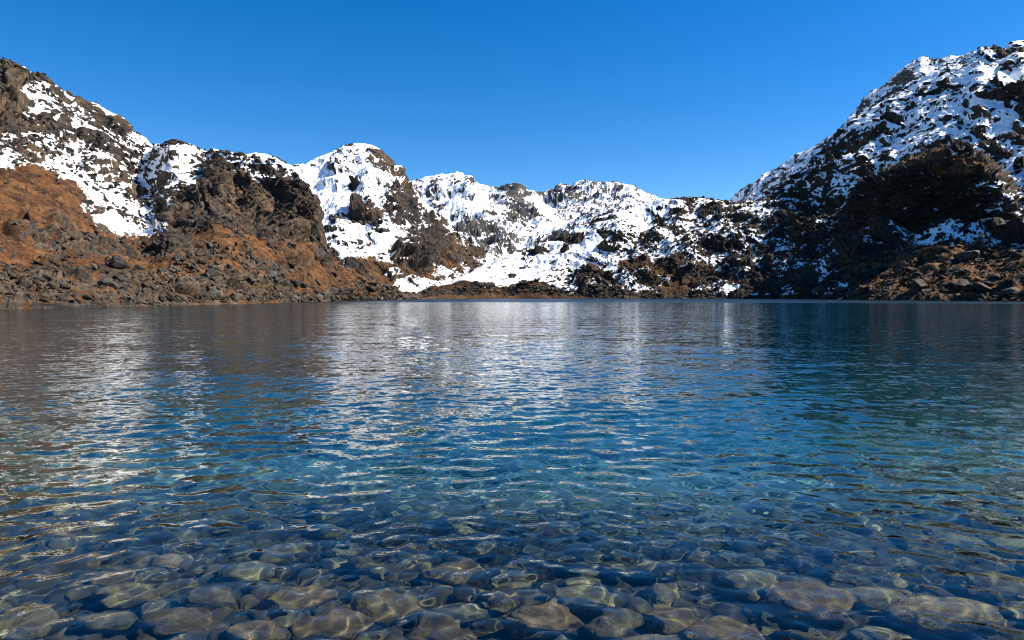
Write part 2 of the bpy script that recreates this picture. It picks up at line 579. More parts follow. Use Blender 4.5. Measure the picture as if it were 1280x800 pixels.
B_blobs = [(572, 306, 46, 18, -0.7, -0.25), (505, 250, 20, 36, -1.7, 0), (536, 295, 20, 30, -1.3, -0.25), (480, 200, 22, 16, -1.6, 0), (432, 184, 14, 6, -1.5, 0), (455, 268, 22, 16, -2.6, 0), (446, 231, 10, 6, -2.0, 0),
           (424, 213, 9, 6, -1.5, 0), (510, 325, 24, 12, -1.6, 0), (560, 322, 50, 24, -0.35, -0.45), (590, 325, 30, 12, -0.4, -0.15), (470, 345, 60, 16, -0.3, -0.7), (400, 320, 22, 30, -0.2, -0.5),
           (400, 235, 45, 30, 0.7, .3), (480, 300, 34, 22, 0.4, .1), (510, 358, 26, 8, 0.4, 0.9), (415, 290, 24, 30, -0.3, 0)]
LB = layer('mountain', 'rounded snowy peak with dark rock ribs in the middle distance', M_peak, 335, 690, B_curves, 0.68, 0.75, 0.95, B_blobs, amp=(0.8, 0.6, 0.8, 1), ridge=2.6, rs=1.4, bed=(0.6, -0.3), seed=2, snz=(0.3, 0.52), bumps=[(455, 268, 20, 14, 9), (424, 212, 9, 7, 5), (446, 231, 9, 6, 5), (512, 322, 24, 12, 9), (545, 300, 14, 30, 6), (500, 240, 18, 30, 6), (470, 285, 10, 6, 4)])

# ---- far snow mountain and the bluish back ridge
C1_top = [(470, 240, 1000), (510, 229, 1000), (530, 222, 1000), (548, 218, 1000), (560, 218, 1000), (572, 214, 1000), (585, 219, 1000), (600, 230, 995), (612, 234, 990), (628, 233, 985), (638, 229, 980), (645, 229, 980), (655, 235, 975), (667, 243, 970), (690, 265, 960), (720, 285, 950), (760, 305, 940)]
C1_curves = [[(470, 350, 640), (760, 345, 640)], [(470, 300, 760), (600, 295, 760), (680, 305, 760), (760, 325, 760)], [(470, 265, 880), (600, 260, 870), (680, 275, 860), (760, 315, 850)], C1_top]
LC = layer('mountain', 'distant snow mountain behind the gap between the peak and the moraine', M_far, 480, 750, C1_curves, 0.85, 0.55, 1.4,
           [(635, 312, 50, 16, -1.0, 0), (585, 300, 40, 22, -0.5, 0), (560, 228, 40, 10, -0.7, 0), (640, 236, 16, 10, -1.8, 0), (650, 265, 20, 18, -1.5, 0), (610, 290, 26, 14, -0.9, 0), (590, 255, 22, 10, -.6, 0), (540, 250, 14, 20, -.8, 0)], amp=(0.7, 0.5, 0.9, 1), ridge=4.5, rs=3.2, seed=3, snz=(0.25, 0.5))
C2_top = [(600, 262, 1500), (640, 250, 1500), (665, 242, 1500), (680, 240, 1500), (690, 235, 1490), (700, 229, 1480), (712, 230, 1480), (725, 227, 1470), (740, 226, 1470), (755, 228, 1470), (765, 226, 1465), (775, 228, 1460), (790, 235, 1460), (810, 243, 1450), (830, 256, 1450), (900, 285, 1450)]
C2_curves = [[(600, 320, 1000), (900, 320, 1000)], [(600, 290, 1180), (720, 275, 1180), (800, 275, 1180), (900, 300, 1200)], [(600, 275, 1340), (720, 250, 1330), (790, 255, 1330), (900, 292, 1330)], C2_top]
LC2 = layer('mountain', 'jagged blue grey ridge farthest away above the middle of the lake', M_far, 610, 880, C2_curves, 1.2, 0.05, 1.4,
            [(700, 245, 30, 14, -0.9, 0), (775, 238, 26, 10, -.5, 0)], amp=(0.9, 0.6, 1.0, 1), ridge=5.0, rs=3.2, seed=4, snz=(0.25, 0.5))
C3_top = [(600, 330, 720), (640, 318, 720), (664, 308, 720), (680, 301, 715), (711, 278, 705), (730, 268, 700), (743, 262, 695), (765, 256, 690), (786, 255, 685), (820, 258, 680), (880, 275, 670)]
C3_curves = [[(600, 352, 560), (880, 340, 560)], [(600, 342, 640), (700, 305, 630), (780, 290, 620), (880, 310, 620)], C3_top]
LC3 = layer('hill', 'low snow shoulder in shadow just behind the moraine hill', M_far, 630, 860, C3_curves, 0.8, -.1, 1.4, [(690, 295, 22, 8, -1.0, 0)], amp=(0.6, 0.7, 0.8, 1), seed=5, snz=(0.25, 0.5))  # snow thinned to bare dark rock, standing in for the shade

# ---- moraine hill across the lake
D_top = [(500, 371, 345), (530, 369, 350), (545, 361, 355), (580, 343, 365), (620, 326, 378), (650, 316, 388), (664, 310, 392), (690, 300, 400), (711, 292, 405), (730, 281, 410), (749, 270, 415), (786, 261, 420), (805, 255, 425), (818, 251, 425), (847, 247, 428), (865, 246, 430), (880, 248, 430), (889, 249, 430), (913, 252, 430), (940, 250, 430), (1000, 245, 425), (1060, 240, 420)]
D_sh = f_of([(500, 374.4), (550, 373.6), (640, 373), (960, 373), (1060, 374)])
D_sky = f_of([(p[0], p[1]) for p in D_top])
D_r = f_of([(p[0], p[2]) for p in D_top])
D_shr = f_of([(500, 262), (550, 310), (640, 352), (800, 352), (960, 350), (1060, 290)])


def fracD(fr, rfr):
    return [(x, D_sh(x) + (D_sky(x) - D_sh(x)) * fr, D_shr(x) + (D_r(x) - D_shr(x)) * rfr) for x in np.linspace(500, 1060, 60)]


D_curves = [fracD(0, 0), fracD(0.12, 0.16), fracD(0.5, 0.46), fracD(0.8, 0.74), D_top]


def D_snow(x, y):
    return 1.0 - 0.6 * SS(y, 360, 371)


def D_lvl(x, y):
    return 1.65 - 1.8 * SS(x + (y - 310) * .6, 730, 800)


D_blobs = [(668, 313, 24, 8, -2.4, -.2), (708, 297, 24, 9, -2.6, -.3), (745, 276, 28, 9, -2.6, -.4), (735, 355, 26, 16, -0.9, -0.7), (690, 368, 70, 4, 0.3, -1.3), (850, 345, 80, 22, 0.7, -0.75), (770, 362, 36, 9, 0.9, 0.5), (820, 258, 40, 10, 0.6, 0.2), (780, 290, 40, 20, 0.2, 0.2),
           (560, 366, 30, 6, -0.6, -0.6), (840, 310, 30, 8, 0.9, .2), (900, 262, 30, 8, -.4, 0), (700, 285, 30, 10, -0.9, -0.3), (760, 300, 14, 14, -1.6, 0), (930, 330, 50, 30, -.6, 0), (930, 300, 40, 6, .8, .2)]
LD = layer('hill', 'low moraine hill across the lake, snowfield on its left and dark scree on its right', M_mid, 505, 1050, D_curves, 0.62, D_lvl, D_snow, D_blobs, amp=(0.6, 0.6, 1.0, 1), ridge=2.8, rs=1.6, bed=(-0.35, -0.4), seed=6, snz=(0.32, 0.58), bumps=[(735, 348, 22, 10, 5), (690, 296, 14, 6, 3), (830, 262, 26, 6, 4), (760, 312, 12, 8, 4), (900, 300, 30, 10, 4), (920, 335, 30, 10, 4)])

# ---- right slope
E_top = [(850, 264, 460), (900, 260, 455), (930, 255, 450), (945, 247, 448), (960, 238, 445), (985, 222, 445), (1000, 213, 445), (1020, 195, 448), (1040, 172, 450), (1052, 158, 450), (1065, 143, 452), (1080, 136, 452), (1100, 126, 455), (1120, 113, 455), (1143, 98, 458), (1165, 88, 458), (1190, 76, 460), (1208, 66, 462), (1218, 59, 462), (1232, 60, 462), (1242, 60, 462), (1250, 57, 462), (1258, 54, 460), (1268, 53, 460), (1276, 57, 460), (1350, 45, 455), (1480, 25, 450), (1600, 90, 420), (1720, 200, 390)]
E_sh = f_of([(850, 373), (960, 373.2), (1100, 374.4), (1280, 375.4), (1480, 376.5), (1720, 379)])
E_sky = f_of([(p[0], p[1]) for p in E_top])
E_r = f_of([(p[0], p[2]) for p in E_top])
E_shr = f_of([(850, 352), (960, 340), (1100, 266), (1280, 224), (1480, 190), (1720, 140)])


def fracE(fr, rfr):
    return [(x, E_sh(x) + (E_sky(x) - E_sh(x)) * fr, E_shr(x) + (E_r(x) - E_shr(x)) * rfr) for x in np.linspace(850, 1720, 90)]


E_curves = [fracE(0, 0), fracE(0.16, 0.2), fracE(0.42, 0.45), fracE(0.72, 0.74), E_top]


def E_snow(x, y):
    return 1.1 - 0.75 * SS(y, 255, 340) * SS(x, 990, 1080)


def E_lvl(x, y):
    up = SS(-(y - (330 - (x - 960) * 0.55)), -30, 60)
    return 0.1 + 1.05 * up - .2 * SS(x, 1040, 960) * up


E_blobs = [(985, 320, 90, 55, -0.55, 0), (1050, 235, 36, 60, -0.45, 0), (1130, 335, 70, 26, 1.6, -0.45), (1230, 345, 60, 24, 1.0, -.4), (1240, 250, 50, 26, 0.5, .3), (1190, 118, 60, 16, 0.6, 0), (1170, 115, 36, 8, -1.3, 0), (1250, 122, 30, 12, -1.2, 0), (1230, 62, 34, 8, -1.2, 0),
           (1100, 170, 16, 30, -1.0, 0), (1060, 190, 36, 22, -0.8, 0), (1010, 280, 50, 40, -0.7, 0), (1060, 205, 20, 12, .5, 0), (1240, 340, 50, 30, 0.2, -0.3), (1090, 290, 40, 30, -.9, 0), (980, 350, 60, 20, -.5, 0), (1270, 150, 12, 16, -1.6, 0)]
E_blobs += [(1000, 230, 40, 26, -0.8, 0), (1040, 180, 24, 26, -0.7, 0)]
LE = layer('mountain', 'big dark mountainside on the right shore streaked with snow ledges', M_right, 860, 1720, E_curves, 0.8, E_lvl, E_snow, E_blobs, amp=(0.8, 1.0, 0.9, 1), bed=(-0.25, -0.25), squash=2.8, seed=7, snz=(0.3, 0.55), bumps=[(1165, 112, 30, 10, 7), (1250, 120, 26, 14, 8), (1225, 62, 16, 8, 4), (1262, 58, 12, 8, 4), (1110, 165, 20, 14, 6), (1060, 205, 22, 18, 6), (1000, 275, 40, 18, 5), (1100, 300, 40, 14, 6), (1275, 150, 14, 18, 6), (1200, 150, 30, 8, 4), (1250, 300, 50, 16, 6)])
F_top = [(860, 285, 820), (900, 262, 810), (916, 249, 800), (930, 235, 795), (945, 226, 790), (960, 215, 785), (975, 206, 780), (990, 196, 775), (1008, 186, 770), (1025, 176, 765), (1040, 166, 760), (1049, 158, 760), (1060, 144, 755), (1071, 130, 750), (1085, 115, 745), (1103, 103, 740), (1115, 93, 740), (1130, 80, 735), (1145, 71.5, 730), (1152, 72, 730), (1161, 75, 730), (1185, 71, 725), (1206, 67, 720), (1260, 62, 720), (1400, 60, 720)]
F_curves = [[(860, 345, 560), (1400, 300, 560)], [(860, 315, 670), (1000, 250, 660), (1130, 190, 650), (1400, 190, 650)], F_top]
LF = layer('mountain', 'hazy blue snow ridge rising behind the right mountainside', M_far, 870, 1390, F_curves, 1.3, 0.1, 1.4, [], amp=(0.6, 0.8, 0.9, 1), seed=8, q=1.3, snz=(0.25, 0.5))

# ---- rock outcrop standing out of the right slope
def E_at(x, y, off):
    fr = np.clip((E_sh(x) - y) / (E_sh(x) - E_sky(x)), 0, 1)
    return (x, y, float(E_shr(x) + (E_r(x) - E_shr(x)) * np.interp(fr, [0, .16, .42, .72, 1], [0, .2, .45, .74, 1]) + off))


G_sky = [(1040, 296), (1055, 268), (1067, 239), (1080, 220), (1096, 212), (1112, 206), (1128, 200), (1143, 194), (1158, 188), (1170, 183), (1185, 180), (1197, 179), (1211, 182), (1224, 194), (1242, 210), (1262, 240), (1280, 268), (1300, 290), (1320, 305)]
G_f = f_of(G_sky)
G_bot = f_of([(1040, 310), (1070, 300), (1120, 302), (1180, 292), (1240, 288), (1300, 302), (1330, 312)])
gx = np.linspace(1040, 1320, 50)
G_curves = [[E_at(x, G_bot(x), 4) for x in gx],
            [E_at(x, G_bot(x), 2)[:1] + (G_bot(x) + (G_f(x) - G_bot(x)) * .5, E_at(x, G_bot(x), 6)[2]) for x in gx],
            [(x, G_bot(x) + (G_f(x) - G_bot(x)) * .82, E_at(x, G_bot(x), 9)[2]) for x in gx],
            [(x, G_f(x), E_at(x, G_bot(x), 22)[2]) for x in np.linspace(1040, 1320, 120)]]
LG = layer('hill', 'dark overhanging outcrop with a sunlit rounded top low on the right mountainside', M_right, 1045, 1318, G_curves, 0.85, -1.3, 0.55,
           [(1240, 245, 45, 22, 1.9, .8), (1150, 196, 75, 13, 2.6, -0.5), (1110, 300, 40, 10, 1.0, 0.6), (1200, 285, 50, 8, 0.8, 0.5)], amp=(1.1, 1.7, 0.9, 1), bed=(-0.2, -0.1), squash=4.0, seed=9, snz=(0.38, 0.6), foot_drop=12)

print('terrain %.1fs' % (time.time() - T0))


# ------------------------------------------------------------------ lake bed and banks: one sheet to the horizon
def bed_z(x, y):
    """Height of the ground: a stony bank behind the camera, then the shelving lake bed."""
    r = np.hypot(x, y)
    yy = y + 0.25 * np.sin(x * 0.35) + 0.02 * x
    z = np.interp(yy, [-400, -30, -4, 0, 1.3, 2.2, 3.0, 4.5, 6.0, 8.0, 11.0, 16.0, 30.0, 3000],
                  [60, 3.0, 0.6, 0.30, 0.08, -0.20, -0.37, -0.70, -1.25, -2.15, -3.6, -6.0, -11.0, -14.0])
    return z


rr = np.concatenate([np.arange(0.3, 1.5, 0.05), 1.5 * np.exp(np.arange(0, math.log(40 / 1.5), 0.0065)), 40 * np.exp(np.arange(0.03, math.log(6000 / 40), 0.05))])
aa = np.concatenate([np.linspace(-math.pi, -R(52), 40, endpoint=False), np.linspace(-R(52), R(52), 620, endpoint=False), np.linspace(R(52), math.pi, 41)])
RRg, AAg = np.meshgrid(rr, aa, indexing='ij')
bx, by = RRg * np.sin(AAg), RRg * np.cos(AAg)
bz = bed_z(bx, by)
pb = np.stack([bx, by, np.zeros_like(bx)], 2).reshape(-1, 3)
near = (np.clip(1 - RRg / 45, 0, 1)).ravel()
f1, f2, idv, tl = worley(pb / 0.17)
f1b, f2b, idb, tlb = worley(pb / 0.07 + 9)
cob = 0.11 * np.sqrt(np.clip(1 - (f1 / 0.62) ** 2, 0, 1)) * (0.4 + idv) + 0.02 * np.sqrt(np.clip(1 - (f1b / 0.62) ** 2, 0, 1))
bz = bz + ((cob + 0.10 * fbm(pb / 1.6, 3)) * near).reshape(bz.shape)
me = mesh_np('lake_bed', np.stack([bx, by, bz], 2).reshape(-1, 3), grid_faces(*bx.shape), {'stone': idv})
t = NT('pebbly_lake_bed')
P = t.n('ShaderNodeNewGeometry').outputs['Position']
c = t.mix(t.attr('stone'), (0.014, 0.014, 0.010), (0.052, 0.047, 0.028))  # kept dark so gaps between stones carry their shade in the colour
c = t.mix(t.math('MULTIPLY', t.noise(9, 4, P), 0.6), c, (0.07, 0.06, 0.04))
sep = t.n('ShaderNodeSeparateXYZ')
t.l(P, sep.inputs[0])
# pale silty deep floor, its colour standing in for light scattered by water
silt_glow = t.sstep(sep.outputs[2], -1.6, -4.0)
mr = t.t.nodes[-1]
mr.inputs[1].default_value, mr.inputs[2].default_value, mr.inputs[3].default_value, mr.inputs[4].default_value = -3.0, -0.95, 1.0, 0.0
c = t.mix(silt_glow, c, (0.122, 0.132, 0.118))
t.principled(c, 0.85, 0.2, t.bump(t.noise(40, 3, P), 0.3, 0.02))
bed = link('lake_bed', me, t.m, 'stony lake bed shelving down under the clear water', 'lake bed', kind='structure')
bed.cycles.is_caustics_receiver = True

# ------------------------------------------------------------------ water
rw = np.concatenate([np.arange(0.4, 1.4, 0.05), 1.4 * np.exp(np.arange(0, math.log(45 / 1.4), 0.0034)), 45 * np.exp(np.arange(0.02, math.log(560 / 45), 0.02))])
aw = np.concatenate([np.linspace(-R(110), -R(46), 60, endpoint=False), np.linspace(-R(46), R(46), 720, endpoint=False), np.linspace(R(46), R(110), 61)])
RW, AW = np.meshgrid(rw, aw, indexing='ij')
wx, wy = RW * np.sin(AW), RW * np.cos(AW)
wz = np.zeros_like(wx)
wr = np.random.default_rng(23)
warp = np.stack([wx, wy, np.zeros_like(wx)], 2).reshape(-1, 3)
wpx = (wx + 0.10 * perlin(warp / 0.9).reshape(wx.shape)).astype(np.float32)
wpy = (wy + 0.10 * perlin(warp / 0.9 + 31).reshape(wx.shape)).astype(np.float32)
gust = (0.75 + 0.5 * fbm(warp / 2.5 + 7, 2).reshape(wx.shape)).astype(np.float32)
NW = 56
for i in range(NW):
    lam = 0.075 * (0.62 / 0.075) ** ((i + wr.random()) / NW)
    th = wr.normal(-0.12, 0.8)                   # crests mostly across the view
    kx, ky = math.sin(th) * 2 * math.pi / lam, math.cos(th) * 2 * math.pi / lam
    slope = 0.021 * (lam / 0.3) ** -0.1 * (0.6 + 0.8 * wr.random()) * (1.9 if 0.1 < lam < 0.3 else (0.75 if lam > 0.4 else 1.0))
    a = slope * lam / (2 * math.pi)
    fade = np.clip(1.6 - RW / np.interp(lam, [0.08, 0.25, 0.4, 0.62], [4.2, 5.0, 14.0, 34.0]), 0, 1)
    ph = kx * wpx + ky * wpy + wr.random() * 6.283
    wz += a * fade * np.sin(ph)
wz *= gust
me = mesh_np('lake_water', np.stack([wx, wy, wz], 2).reshape(-1, 3), grid_faces(*wx.shape))
t = NT('clear_lake_water')
geo = t.n('ShaderNodeNewGeometry')
P = geo.outputs['Position']
dist = t.n('ShaderNodeVectorMath', operation='LENGTH')
t.l(P, dist.inputs[0])
D = dist.outputs['Value']


def slopes(vec):
    nd = t.n('ShaderNodeVectorMath', operation='SUBTRACT')
    t.l(vec, nd.inputs[0])
    nd.inputs[1].default_value = (0.5, 0.5, 0.5)
    return nd.outputs[0]


def vscale(v, f):
    nd = t.n('ShaderNodeVectorMath', operation='SCALE')
    t.l(v, nd.inputs[0])
    t.put(nd.inputs['Scale'], f)
    return nd.outputs[0]


def vadd(a, b):
    nd = t.n('ShaderNodeVectorMath', operation='ADD')
    t.l(a, nd.inputs[0])
    t.l(b, nd.inputs[1])
    return nd.outputs[0]


n1 = slopes(t.noise(8.5, 2, t.mapping(P, (0.85, 1, 1)), 0.6, 'Color'))
n2 = slopes(t.noise(2.8, 2, t.mapping(P, (0.75, 1, 1)), 0.5, 'Color'))
n3 = slopes(t.noise(0.12, 2, t.mapping(P, (0.6, 1, 1)), 0.5, 'Color'))
farfade = t.sstep(D, 4.0, 11.0)
# the breeze ruffles the water along the far shore
wind = t.math('MULTIPLY', t.sstep(t.math('ADD', D, t.math('MULTIPLY', t.noise(0.03, 2, P), 24.0)), 172.0, 182.0), 1.0)
sl = vadd(vadd(vscale(n1, 0.36), vscale(n2, 0.26)), vscale(slopes(t.noise(0.7, 2, t.mapping(P, (0.4, 1, 1)), 0.5, 'Color')), 0.16))
sl = vscale(sl, t.math('MULTIPLY', t.math('MULTIPLY', farfade, t.math('SUBTRACT', 1.0, t.math('MULTIPLY', t.sstep(D, 35.0, 110.0), 0.4))), t.math('ADD', 1.0, t.math('MULTIPLY', wind, 1.0))))
sl = vadd(sl, vscale(slopes(t.noise(1.0, 3, t.mapping(P, (2.4, 0.22, 1)), 0.6, 'Color')), t.math('MULTIPLY', t.sstep(D, 25.0, 70.0), 0.16)))
nm = t.n('ShaderNodeVectorMath', operation='MULTIPLY')
t.l(sl, nm.inputs[0])
nm.inputs[1].default_value = (0.8, 1.0, 0.0)
nn = t.n('ShaderNodeVectorMath', operation='NORMALIZE')
t.l(vadd(geo.outputs['Normal'], nm.outputs[0]), nn.inputs[0])
gl = t.n('ShaderNodeBsdfGlass')
t.l(t.math('ADD', t.math('MULTIPLY', t.sstep(D, 14.0, 70.0), 0.12), t.math('MULTIPLY', wind, 0.28)), gl.inputs['Roughness'])
gl.inputs['IOR'].default_value = 1.333
gl.inputs['Color'].default_value = (1, 1, 1, 1)
t.l(nn.outputs[0], gl.inputs['Normal'])
t.l(gl.outputs[0], t.out.inputs['Surface'])
water = link('lake_water', me, t.m, 'clear rippled blue lake water filling the valley floor', 'lake', kind='structure')
water.cycles.is_caustics_caster = True
# the body of the water, which swallows red light with depth
t = NT('water_body')
va = t.n('ShaderNodeVolumeAbsorption')
va.inputs['Density'].default_value = 0.30
va.inputs['Color'].default_value = (0.0, 0.757, 0.885, 1)
t.l(va.outputs[0], t.out.inputs['Volume'])
me2 = mesh_np('water_body', np.stack([wx, wy, wz + 0.003], 2).reshape(-1, 3), grid_faces(*wx.shape))
body = link('water_body', me2, t.m, 'clear rippled blue lake water filling the valley floor', 'lake', kind='structure')
print('water %.1fs' % (time.time() - T0))


# ------------------------------------------------------------------ stones and boulders
def ico(sub):
    import bmesh
    bm = bmesh.new()
    bmesh.ops.create_icosphere(bm, subdivisions=sub, radius=1.0)
    v = np.array([q.co[:] for q in bm.verts], np.float32)
    f = np.array([[q.index for q in fc.verts] for fc in bm.faces], np.int32)
    bm.free()
    return v, f


IV5, IF5 = ico(5)
IV4, IF4 = ico(4)


def round_stone(i):
    g = np.random.default_rng(100 + i)
    d = IV5.copy()
    r = 1 + 0.30 * fbm(d * 0.8 + i * 9.1, 2) + 0.10 * fbm(d * 2.2 + i * 3.3, 2)
    for _ in range(5):                       # worn flat facets
        n = g.normal(size=3)
        n /= np.linalg.norm(n)
        lim = g.uniform(0.72, 0.95)
        c = d @ n
        r = np.where(c > 0.05, np.minimum(r, r * 0.25 + 0.75 * lim / np.maximum(c, 0.05)), r)
    v = d * np.minimum(r, 1.35)[:, None]
    v += d * (0.018 * fbm(d * 6 + i, 4, 0.6))[:, None]
    v *= np.array([g.uniform(0.9, 1.25), g.uniform(0.62, 0.9), g.uniform(0.5, 0.72)])
    v /= np.abs(v[:, 0]).max()
    return mesh_np('lake_stone', v, IF5)


def angular_rock(i):
    g = np.random.default_rng(300 + i)
    d = IV4.copy()
    r = np.full(len(d), 1.3)
    for _ in range(13):
        n = g.normal(size=3)
        n /= np.linalg.norm(n)
        c = d @ n
        r = np.where(c > 0.08, np.minimum(r, g.uniform(0.62, 0.95) / np.maximum(c, 0.08)), r)
    v = d * r[:, None]
    v += d * (0.07 * fbm(d * 2.2 + i, 4, 0.6))[:, None]
    v *= np.array([g.uniform(0.9, 1.3), g.uniform(0.6, 0.95), g.uniform(0.42, 0.75)])
    v /= np.abs(v[:, 0]).max()
    return mesh_np('boulder', v, IF4)


def mat_stone(name, a, b, c3, wet=0.5):
    t = NT(name)
    tc = t.n('ShaderNodeTexCoord').outputs['Object']
    rnd = t.n('ShaderNodeObjectInfo').outputs['Random']
    ofs = t.n('ShaderNodeVectorMath', operation='ADD')
    t.l(tc, ofs.inputs[0])
    cb = t.n('ShaderNodeCombineXYZ')
    t.l(t.math('MULTIPLY', rnd, 40.0), cb.inputs[0])
    t.l(cb.outputs[0], ofs.inputs[1])
    v = ofs.outputs[0]
    col = t.mix(t.sstep(t.noise(1.6, 5, v, 0.6), 0.38, 0.62), a, b)
    col = t.mix(t.math('MULTIPLY', t.sstep(t.noise(3.0, 4, t.mapping(v, (1, 1, 4), (0.3, 0.2, 0))), 0.5, 0.62), 0.5), col, c3)
    sp = t.noise(26, 3, v, 0.7)
    col = t.mix(t.math('MULTIPLY', t.sstep(sp, 0.48, 0.66), 0.7), col, (a[0] * .5, a[1] * .5, a[2] * .5))
    br = t.math('ADD', 0.55, t.math('MULTIPLY', rnd, 0.9))
    hv = t.n('ShaderNodeHueSaturation')
    t.l(col, hv.inputs['Color'])
    t.l(br, hv.inputs['Value'])
    t.principled(hv.outputs[0], 0.75, wet, t.bump(t.math('ADD', sp, t.noise(5, 4, v)), 0.35, 0.08))
    return t.m


ST_MATS = {
    'olive': mat_stone('olive_stone', (0.0634, 0.0520, 0.0216), (0.1269, 0.1080, 0.0501), (0.1854, 0.1600, 0.0778)),
    'grey': mat_stone('grey_stone', (0.0564, 0.0515, 0.0284), (0.1178, 0.1081, 0.0567), (0.1845, 0.1700, 0.0921)),
    'brown': mat_stone('brown_stone', (0.0683, 0.0470, 0.0190), (0.1415, 0.1040, 0.0458), (0.1952, 0.1500, 0.0760)),
}
STONE_SRC = [round_stone(i) for i in range(14)]
stone_me = {}
for k, m in ST_MATS.items():
    for i, s in enumerate(STONE_SRC):
        c = s.copy()
        c.name = 'lake_stone'
        c.materials.append(m)
        stone_me[(k, i)] = c


def pick_xy(px, py, z):
    """Point under the camera's line of sight through (px, py) on the level z, bent by the water."""
    a, te = dirs(np.float64(px), np.float64(py))
    tin = math.atan(-te)
    r0 = CAMZ / -te
    tw = math.acos(math.cos(tin) / 1.333)
    r = r0 + (-z) / math.tan(tw)
    return r * math.sin(a), r * math.cos(a)


placed = []
stones = []


def put_stone(x, y, size, zoff=0.0, rot=None, tone=None, var=None):
    i = var if var is not None else random.randrange(len(STONE_SRC))
    k = tone or random.choices(['olive', 'grey', 'brown'], [5, 4, 3])[0]
    me = stone_me[(k, i)]
    o = bpy.data.objects.new('lake_stone', me)
    COL.objects.link(o)
    z = float(bed_z(np.array(x), np.array(y)))
    h = size * 0.32
    o.location = (x, y, z + h * 0.95 + zoff)
    o.scale = (size / 2,) * 3
    o.rotation_euler = (random.gauss(0, .16), random.gauss(0, .16), rot if rot is not None else random.gauss(0, .7))
    o['category'] = 'stone'
    o['group'] = 'submerged stones on the lake bed'
    o.cycles.is_caustics_receiver = True
    placed.append((x, y, size))
    stones.append((o, k, size, x, y))
    return o


# the stones that read singly in the photograph: (px, py, width in px, tone)
for px, py, wpx_, tone in [(487, 757, 98, 'olive'), (575, 757, 74, 'grey'), (222, 778, 95, 'olive'), (132, 775, 62, 'grey'), (372, 745, 95, 'brown'), (265, 742, 70, 'grey'), (770, 772, 84, 'grey'),
                           (680, 772, 110, 'brown'), (1010, 745, 120, 'brown'), (1180, 765, 130, 'olive'), (570, 712, 90, 'brown'), (25, 785, 85, 'grey'), (415, 785, 100, 'brown'), (620, 735, 70, 'olive'), (905, 790, 110, 'brown'),
                           (1100, 785, 60, 'grey'), (310, 715, 70, 'grey'), (470, 705, 80, 'olive'), (730, 735, 85, 'grey'), (840, 765, 80, 'brown'), (940, 730, 90, 'grey'), (1090, 735, 90, 'olive'), (1240, 730, 90, 'grey'),
                           (155, 735, 70, 'olive'), (545, 790, 90, 'olive'), (320, 790, 70, 'brown'), (1010, 790, 70, 'grey'), (600, 665, 60, 'grey'), (350, 685, 75, 'olive'), (800, 700, 80, 'grey')]:
    z = -0.35 if py > 730 else -0.55
    x, y = pick_xy(px, py, z)
    dist_ = math.hypot(math.hypot(x, y), CAMZ - z)
    put_stone(x, y, wpx_ / F * dist_ * 0.92, 0.03, random.gauss(0, .35), tone)
# the rest fill the bed between and beyond them
tries = 0
while len(placed) < 296 and tries < 40000:
    tries += 1
    y = random.triangular(2.6, 8.5, 3.4)
    x = random.uniform(-0.82 * y - 0.5, 0.82 * y + 0.5)
    size = min(0.48, max(0.12, random.lognormvariate(-1.45, 0.42)))
    if y > 6:
        size = max(size, 0.26)
    if all(math.hypot(x - a, (y - b) * 1.15) > 0.36 * (size + c) for a, b, c in placed):
        put_stone(x, y, size)
print('stones', len(placed), '%.1fs' % (time.time() - T0))

# ---- boulders on the three shores
B_MATS = {
    'grey': mat_stone('grey_boulder', (0.0240, 0.0224, 0.0200), (0.0800, 0.0704, 0.0592), (0.1280, 0.1120, 0.0920), 0.2),
    'brown': mat_stone('brown_boulder', (0.0240, 0.0168, 0.0112), (0.0720, 0.0496, 0.0320), (0.1120, 0.0800, 0.0528), 0.2),
    'dark': mat_stone('dark_boulder', (0.0104, 0.0096, 0.0088), (0.0320, 0.0272, 0.0240), (0.0520, 0.0440, 0.0360), 0.2),
}
ROCK_SRC = [angular_rock(i) for i in range(16)]
rock_me = {}
for k, m in B_MATS.items():
    for i, s in enumerate(ROCK_SRC):
        c = s.copy()
        c.name = 'boulder'
        c.materials.append(m)
        rock_me[(k, i)] = c
boulders = []


def put_boulder(layer_, px, py, wpx_, tone, sink=0.25, flat=1.0, rz=None, tilt=0.0):
    P, XX, YY, N2 = layer_
    d2 = (XX - px) ** 2 + (YY - py) ** 2
    j = int(np.argmin(d2))
    r, c = divmod(j, XX.shape[1])
    p = P[r, c]
    dist_ = float(np.linalg.norm(p - np.array([0, 0, CAMZ])))
    size = wpx_ / F * dist_
    o = bpy.data.objects.new('boulder', rock_me[(tone, random.randrange(16))])
    COL.objects.link(o)
    o.location = (p[0], p[1], p[2] + size * 0.25 * flat - size * sink * 0.5)
    o.scale = (size / 2, size / 2, size / 2 * flat)
    o.rotation_euler = (random.gauss(0, .25), tilt + random.gauss(0, .2), rz if rz is not None else random.uniform(0, 6.28))
    o['category'] = 'boulder'
    boulders.append((o, tone, px, py, wpx_, size))
    return o


